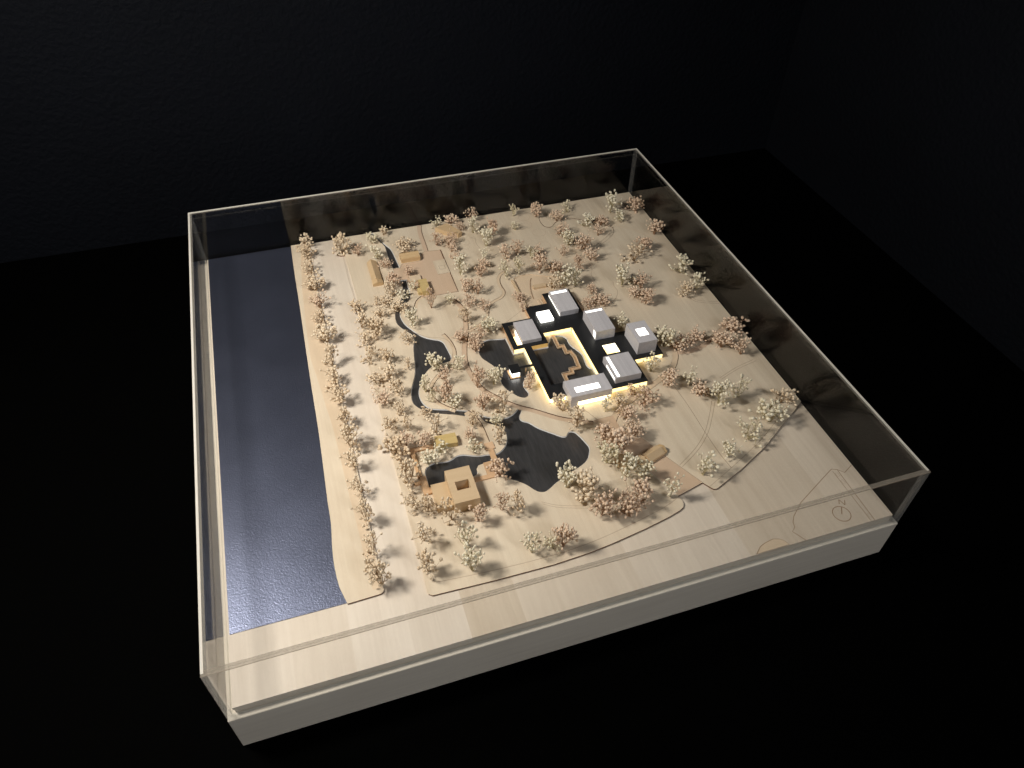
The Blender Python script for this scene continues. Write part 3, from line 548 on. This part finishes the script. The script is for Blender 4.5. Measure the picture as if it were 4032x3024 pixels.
# forecourt walls behind the museum
gw = thing('forecourt_wall', (67, 115, LAND), 'long low limewood wall along the museum forecourt', 'wall'); link('run', box(65.2, 67.7, 85.3, 143.5, Lh, 4.4), 'lime', gw)
gw = thing('forecourt_ramp', (84, 120, 0.9), 'pale raised slab beside the museum forecourt', 'slab'); link('slab', box(87.4, 104.5, 119.8, 126.2, 0.9, 3.4), 'lime', gw)
kb = thing('forecourt_kerb', (84, 120, 0.9), 'curved kerb and steps in the museum forecourt', 'kerb')
link('kerb', prism(ribbon(smooth([(92, 143), (89.5, 139), (84.6, 124.6), (82.0, 112), (81.4, 102.4)], 4, False), 0.8), 0.85, 1.5), 'etch', kb)
for x in (84.4, 87.2): link('step', box(x, x + 2.2, 82.0, 100.2, 0.9, 1.6 + (x - 84) * .15), 'strip', kb)

# ------------------------------------------------------------------ dried-flower trees
def tube(bm, pts, r0, r1, n=4):
    rings = []
    for i, p in enumerate(pts):
        d = (pts[min(i + 1, len(pts) - 1)] - pts[max(i - 1, 0)]).normalized()
        u = d.orthogonal().normalized(); v = d.cross(u); r = r0 + (r1 - r0) * i / (len(pts) - 1)
        rings.append([bm.verts.new(p + (u * math.cos(2 * math.pi * k / n) + v * math.sin(2 * math.pi * k / n)) * r) for k in range(n)])
    for a, b in zip(rings[:-1], rings[1:]):
        for k in range(n): bm.faces.new((a[k], a[(k + 1) % n], b[(k + 1) % n], b[k])).smooth = True
def bend(a, b, amt, rng):
    m = (a + b) / 2 + Vector((rng.uniform(-1, 1), rng.uniform(-1, 1), rng.uniform(-.3, .6))) * amt
    return [a, (a + m) / 2 + (m - (a + b) / 2) * .3, m, (m + b) / 2 + (m - (a + b) / 2) * .3, b]
def tree_meshes(seed, dens, bud):
    """sprig of dried baby's breath, nominal 20 mm high and 20 mm wide"""
    rng = random.Random(seed); sb = bmesh.new(); bb = bmesh.new(); tips = []
    O = Vector((rng.uniform(-.3, .3), rng.uniform(-.3, .3), 0)); lean = Vector((rng.uniform(-1.6, 1.6), rng.uniform(-1.6, 1.6), 0))
    nm = rng.randint(6, 8) if dens > .8 else rng.randint(5, 6)
    for i in range(nm):
        t = 2 * math.pi * (i + rng.uniform(-.35, .35)) / nm; sp = rng.choice((rng.uniform(.15, .5), rng.uniform(.55, .95)))
        h = rng.uniform(5, 10.5) * (1.1 - .35 * sp)
        f1 = O + lean * .3 + Vector((math.cos(t) * sp * 4.6, math.sin(t) * sp * 4.6, h))
        tube(sb, bend(O, f1, .7, rng), .34, .22, 5)
        for j in range(rng.randint(2, 4) if dens > .8 else rng.randint(2, 3)):
            t2 = t + rng.uniform(-1.0, 1.0); sp2 = min(1.05, sp + rng.uniform(-.25, .35))
            f2 = lean + Vector((math.cos(t2) * sp2 * 8.3, math.sin(t2) * sp2 * 8.3, h + (15.5 - h) * rng.uniform(.05, .98) - 3.0 * sp2 * sp2))
            tube(sb, bend(f1, f2, .6, rng), .2, .15)
            for k in range(rng.randint(2, 4) if dens > .8 else rng.randint(1, 3)):
                e = f2 + Vector((rng.uniform(-2.8, 2.8), rng.uniform(-2.8, 2.8), rng.uniform(.3, 4.2)))
                if rng.random() < .06: e += Vector((rng.uniform(-4, 4), rng.uniform(-4, 4), rng.uniform(-1, 3)))
                tube(sb, bend(f2, e, .35, rng), .13, .11, 3); tips.append((e, (e - f2).normalized()))
        for k in range(rng.randint(1, 3)):
            e = f1 + Vector((rng.uniform(-4, 4), rng.uniform(-4, 4), rng.uniform(-2, 3))); tube(sb, bend(f1, e, .4, rng), .13, .11, 3); tips.append((e, (e - f1).normalized()))
    for e, d in tips:
        r = bud * rng.choice((rng.uniform(.75, 1.0), rng.uniform(1.05, 1.4)))
        g = bmesh.ops.create_icosphere(bb, subdivisions=1, radius=r)
        q = d.to_track_quat('Z', 'Y').to_matrix(); st = rng.uniform(1.0, 1.35)
        for v in g['verts']:
            c = v.co.copy(); c.z *= st
            if c.z < 0: c.x *= 1 + .35 * c.z / r; c.y *= 1 + .35 * c.z / r
            v.co = q @ c + e + d * r * .7
    for f in bb.faces: f.smooth = True
    out = []
    for nm_, b_ in (('trunk', sb), ('crown', bb)):
        bmesh.ops.scale(b_, vec=(MM, MM, MM), verts=b_.verts)
        me = bpy.data.meshes.new(nm_); b_.to_mesh(me); b_.free(); me.materials.append(None); out.append(me)
    return out
kinds = {'t': [tree_meshes(100 + i, .75 + .25 * (i % 2), 1.0 + .05 * i) for i in range(5)], 'p': [tree_meshes(200 + i, 1.0, .92 + .05 * i) for i in range(5)], 'w': [tree_meshes(300 + i, .7 + .3 * (i % 2), 1.0 + .05 * i) for i in range(5)]}
cname = {'t': 'tan', 'p': 'pink-beige', 'w': 'cream'}
marks = [((-112, 250), 'at the board edge between road and stream head'), ((-95, 150), 'around the front of the long gabled house'), ((-60, 170), 'by the stream at the plaza corner'), ((-122, 95), 'in the grove below the long gabled house'),
         ((-122, 20), 'in the grove across the stream from the island'), ((-120, -60), 'in the grove beside the lower stream bend'), ((-95, -110), 'around the yellow block and the garden wall'), ((-74, 85), 'on the stream bank above its wide bend'),
         ((-68, -20), 'on the island tip inside the stream bend'), ((-20, -45), 'on the island between the stream and the museum pond'), ((-45, -95), 'along the bridge path beside the terrace'), ((-42, -151), 'on the terrace of the cube house'), ((-105, -180), 'around the foot of the cube house'),
         ((-45, -192), 'on the lawn between cube house and big pond'), ((-112, -222), 'in the rounded lawn corner by the road'), ((-25, -242), 'in the clump near the long road edge'), ((22, -190), 'on the lawn shore of the big pond'), ((60, -222), 'on the lawn between big pond and pink street'), ((105, -222), 'at the street mouth'),
         ((82, -185), 'in front of the faceted huts'), ((75, -145), 'along the pond side of the pink street'), ((108, -128), 'along the lawn side of the pink street'), ((70, -98), 'beside the glowing ground floor'), ((132, -95), 'at the museum corner near the ring path'), ((168, -190), 'between the pink street and the curved road edge'), ((255, -160), 'along the curved road edge'),
         ((208, -110), 'in the line across the lawn beside the ring path'), ((172, -70), 'on the ring path beside the museum'), ((215, -28), 'beside the fork of the ring path'), ((275, -45), 'at the far end of the branching pink path'), ((162, 17), 'in the notch between the two tall gallery blocks'), ((280, 70), 'at the board edge below the ridge line'), ((245, 150), 'inside the curved ridge line'), ((205, 75), 'in the cluster on the lawn behind the tall galleries'),
         ((270, 245), 'in the board corner beyond the hairpin path'), ((287, 189), 'outside the curved ridge line'), ((205, 228), 'inside the hairpin path'), ((165, 205), 'below the looped path'), ((170, 152), 'beside the lower end of the hairpin path'), ((125, 118), 'behind the back gallery block'), ((112, 165), 'on the slope above the museum forecourt'), ((148, 72), 'beside the back gallery block on its lawn side'), ((26, -44), 'between the pavilion and the glowing wall'),
         ((70, 154), 'at the top of the winding path'), ((88, 192), 'in the arc of trees above the forecourt'), ((60, 245), 'in the clump beside the angled house'), ((0, 244), 'in front of the angled block house'), ((20, 297), 'along the board edge behind the angled house'), ((112, 270), 'on the lawn with engraved rings'), ((150, 270), 'beside the engraved loop'), ((8, 200), 'along the plaza wall'), ((40, 180), 'in the column beside the plaza trees'), ((15, 133), 'at the lower corner of the plaza'), ((-44, 120), 'alone on the lawn below the stepped block house'), ((0, 105), 'at the plaza end of the lawn path'),
         ((61, 92), 'against the forecourt wall'), ((-18, 55), 'at the crossing of the lawn paths'), ((5, 55), 'on the bank above the museum pond'), ((-15, 30), 'on the lawn shore of the museum pond'), ((-171, 30), 'in the single row along the riverbank kerb')]
TREES = """-173,293,17,23,t -171,267,17,24,t -172,233,15,25,t -172,194,17,24,t -171,159,18,23,p -171,132,13,25,t -171,94,20,25,t -172,53,27,21,t -171,24,19,26,t -174,-8,21,26,t -172,-40,22,21,t -174,-71,26,22,t -174,-100,23,21,t -173,-130,22,18,t -174,-164,27,21,t -175,-201,27,18,t -173,-233,27,22,t -130,266,27,21,t -110,255,14,18,p -89,240,19,27,w -88,279,14,19,w -70,291,13,17,t -52,250,13,29,t -79,218,13,17,p -80,174,19,20,p -57,193,13,13,p -87,156,18,17,t -58,162,13,16,w -106,145,13,10,t -97,143,13,23,t -73,147,13,20,w -83,127,13,20,t -132,140,14,23,t -131,108,22,24,t -115,89,22,24,t -131,79,14,22,t -107,120,13,20,t -72,94,22,19,w -83,68,14,18,t -131,46,20,21,t -113,40,18,20,t -93,25,13,13,t -116,15,18,25,t -132,13,13,23,t -112,-11,19,14,t -130,-22,15,24,p -117,-42,15,15,t -92,-51,13,16,t -131,-59,19,21,t -114,-67,20,14,t -86,-78,20,22,t -119,-88,18,17,p -130,-92,18,28,t -102,-90,16,15,p -89,-106,14,23,w -103,-116,13,23,w -127,-133,27,22,t -66,15,20,21,w -38,8,16,21,w -60,-12,20,16,p -84,-18,21,17,w -66,-38,27,18,p -79,-34,18,15,w -57,-49,15,19,w -28,-27,27,17,p -10,-28,21,19,w -30,-59,20,18,p -13,-72,27,25,t -13,33,17,16,p -26,53,13,19,p -48,-78,17,15,t -56,-97,15,14,p -56,-112,14,19,w -25,-86,13,17,w -30,-112,25,15,t -42,-151,22,22,p -128,-164,22,22,t -115,-171,23,16,t -98,-186,27,21,t -75,-195,22,16,p -51,-189,22,17,p -36,-194,26,19,t -128,-201,27,21,t -91,-217,27,24,w -131,-232,27,23,t -94,-244,27,20,w -39,-241,27,21,w -21,-242,19,20,w -10,-244,27,21,p 31,-200,27,29,t 16,-183,25,22,w 36,-223,27,24,p 57,-227,27,24,p 78,-219,22,27,p 107,-222,27,19,w 64,-165,26,23,w 77,-188,27,22,w 91,-192,19,26,w 80,-153,27,32,p 73,-138,18,21,p 107,-142,22,20,p 108,-117,16,21,p 54,-113,25,23,t 45,-80,13,20,t 91,-101,19,16,w 108,-97,14,17,t 137,-103,19,30,p 128,-86,13,15,p 150,-208,25,29,w 184,-195,19,20,w 217,-179,24,30,w 251,-165,21,31,w 277,-144,20,30,t 238,-123,26,22,w 212,-125,27,26,w 197,-109,18,23,p 195,-91,20,18,w 173,-84,19,22,p 164,-59,23,22,w 214,-34,19,27,p 235,-28,14,24,p 196,-25,27,26,w 260,-46,20,24,p 275,-63,21,21,p 286,-26,18,30,p 162,17,21,21,w 284,61,26,23,w 267,54,15,22,t 282,100,21,29,w 287,189,21,26,p 236,142,18,34,t 256,160,18,24,p 197,96,25,28,w 217,83,19,22,p 203,70,13,20,p 211,54,19,22,p 286,251,19,26,p 254,234,16,27,w 250,258,27,25,w 169,259,15,18,p 192,279,14,23,w 206,235,16,24,w 225,231,13,20,p 211,209,15,17,p 161,223,19,17,p 163,199,20,21,w 180,184,26,22,p 148,178,14,16,p 179,158,16,19,p 156,141,22,15,p 128,113,27,24,w 140,111,22,19,w 111,116,15,22,t 106,152,25,20,p 127,149,17,21,p 116,188,13,15,p 153,91,13,14,p 156,68,13,22,p 138,66,13,17,p 26,-44,20,15,p 61,155,23,20,w 79,154,24,15,w 72,192,22,17,p 91,195,20,18,p 105,184,19,18,w 56,227,26,19,w 72,247,25,17,p 48,263,22,17,w 57,292,18,17,p -6,248,18,18,p 9,243,17,16,p 5,299,13,18,w 26,299,13,20,p 34,274,13,13,p 114,288,18,15,w 106,254,14,15,w 144,277,20,19,p 9,228,13,12,p 8,204,14,17,p 7,175,26,21,w 45,198,16,15,w 40,182,13,15,p 31,164,17,15,p 4,139,19,16,p 18,130,20,17,p -44,120,27,14,p -20,121,14,14,w 0,111,16,19,p 16,101,13,18,p 63,101,13,16,p 60,82,13,13,p -13,84,21,18,t 9,58,17,26,w -2,50,16,19,p -15,29,20,18,p"""
idx = 0
for tok in TREES.split():
    a = tok.split(','); x, y, h, wd = map(float, a[:4]); k = a[4]
    rng = random.Random(idx * 13 + 5); idx += 1
    st, cr = kinds[k][rng.randrange(5)]
    phrase = marks[-1][1] if x < -165 else min(marks[:-1], key=lambda m_: (m_[0][0] - x) ** 2 + (m_[0][1] - y) ** 2)[1]
    x = max(-292, min(291, x)); y = max(-292, min(294, y))
    if x < -165: x = -173.2
    size = 'small ' if h * wd < 270 else ('large ' if h * wd > 560 else '')
    t = thing('model_tree', (x, y, 0.6), f'{size}{cname[k]} dried-flower tree {phrase}', 'tree', f'{size}{cname[k]} trees {phrase}')
    t.rotation_euler = (rng.uniform(-.06, .06), rng.uniform(-.06, .06), rng.uniform(0, 6.28)); t.scale = (wd / 18.8, wd / 18.8, h / 16.2)
    for nm_, me, m_ in (('trunk', st, 'stem_' + k), ('crown', cr, 'bud_' + k)):
        o = bpy.data.objects.new(nm_, me); COL.objects.link(o); o.parent = t
        o.material_slots[0].link = 'OBJECT'; o.material_slots[0].material = M[m_]
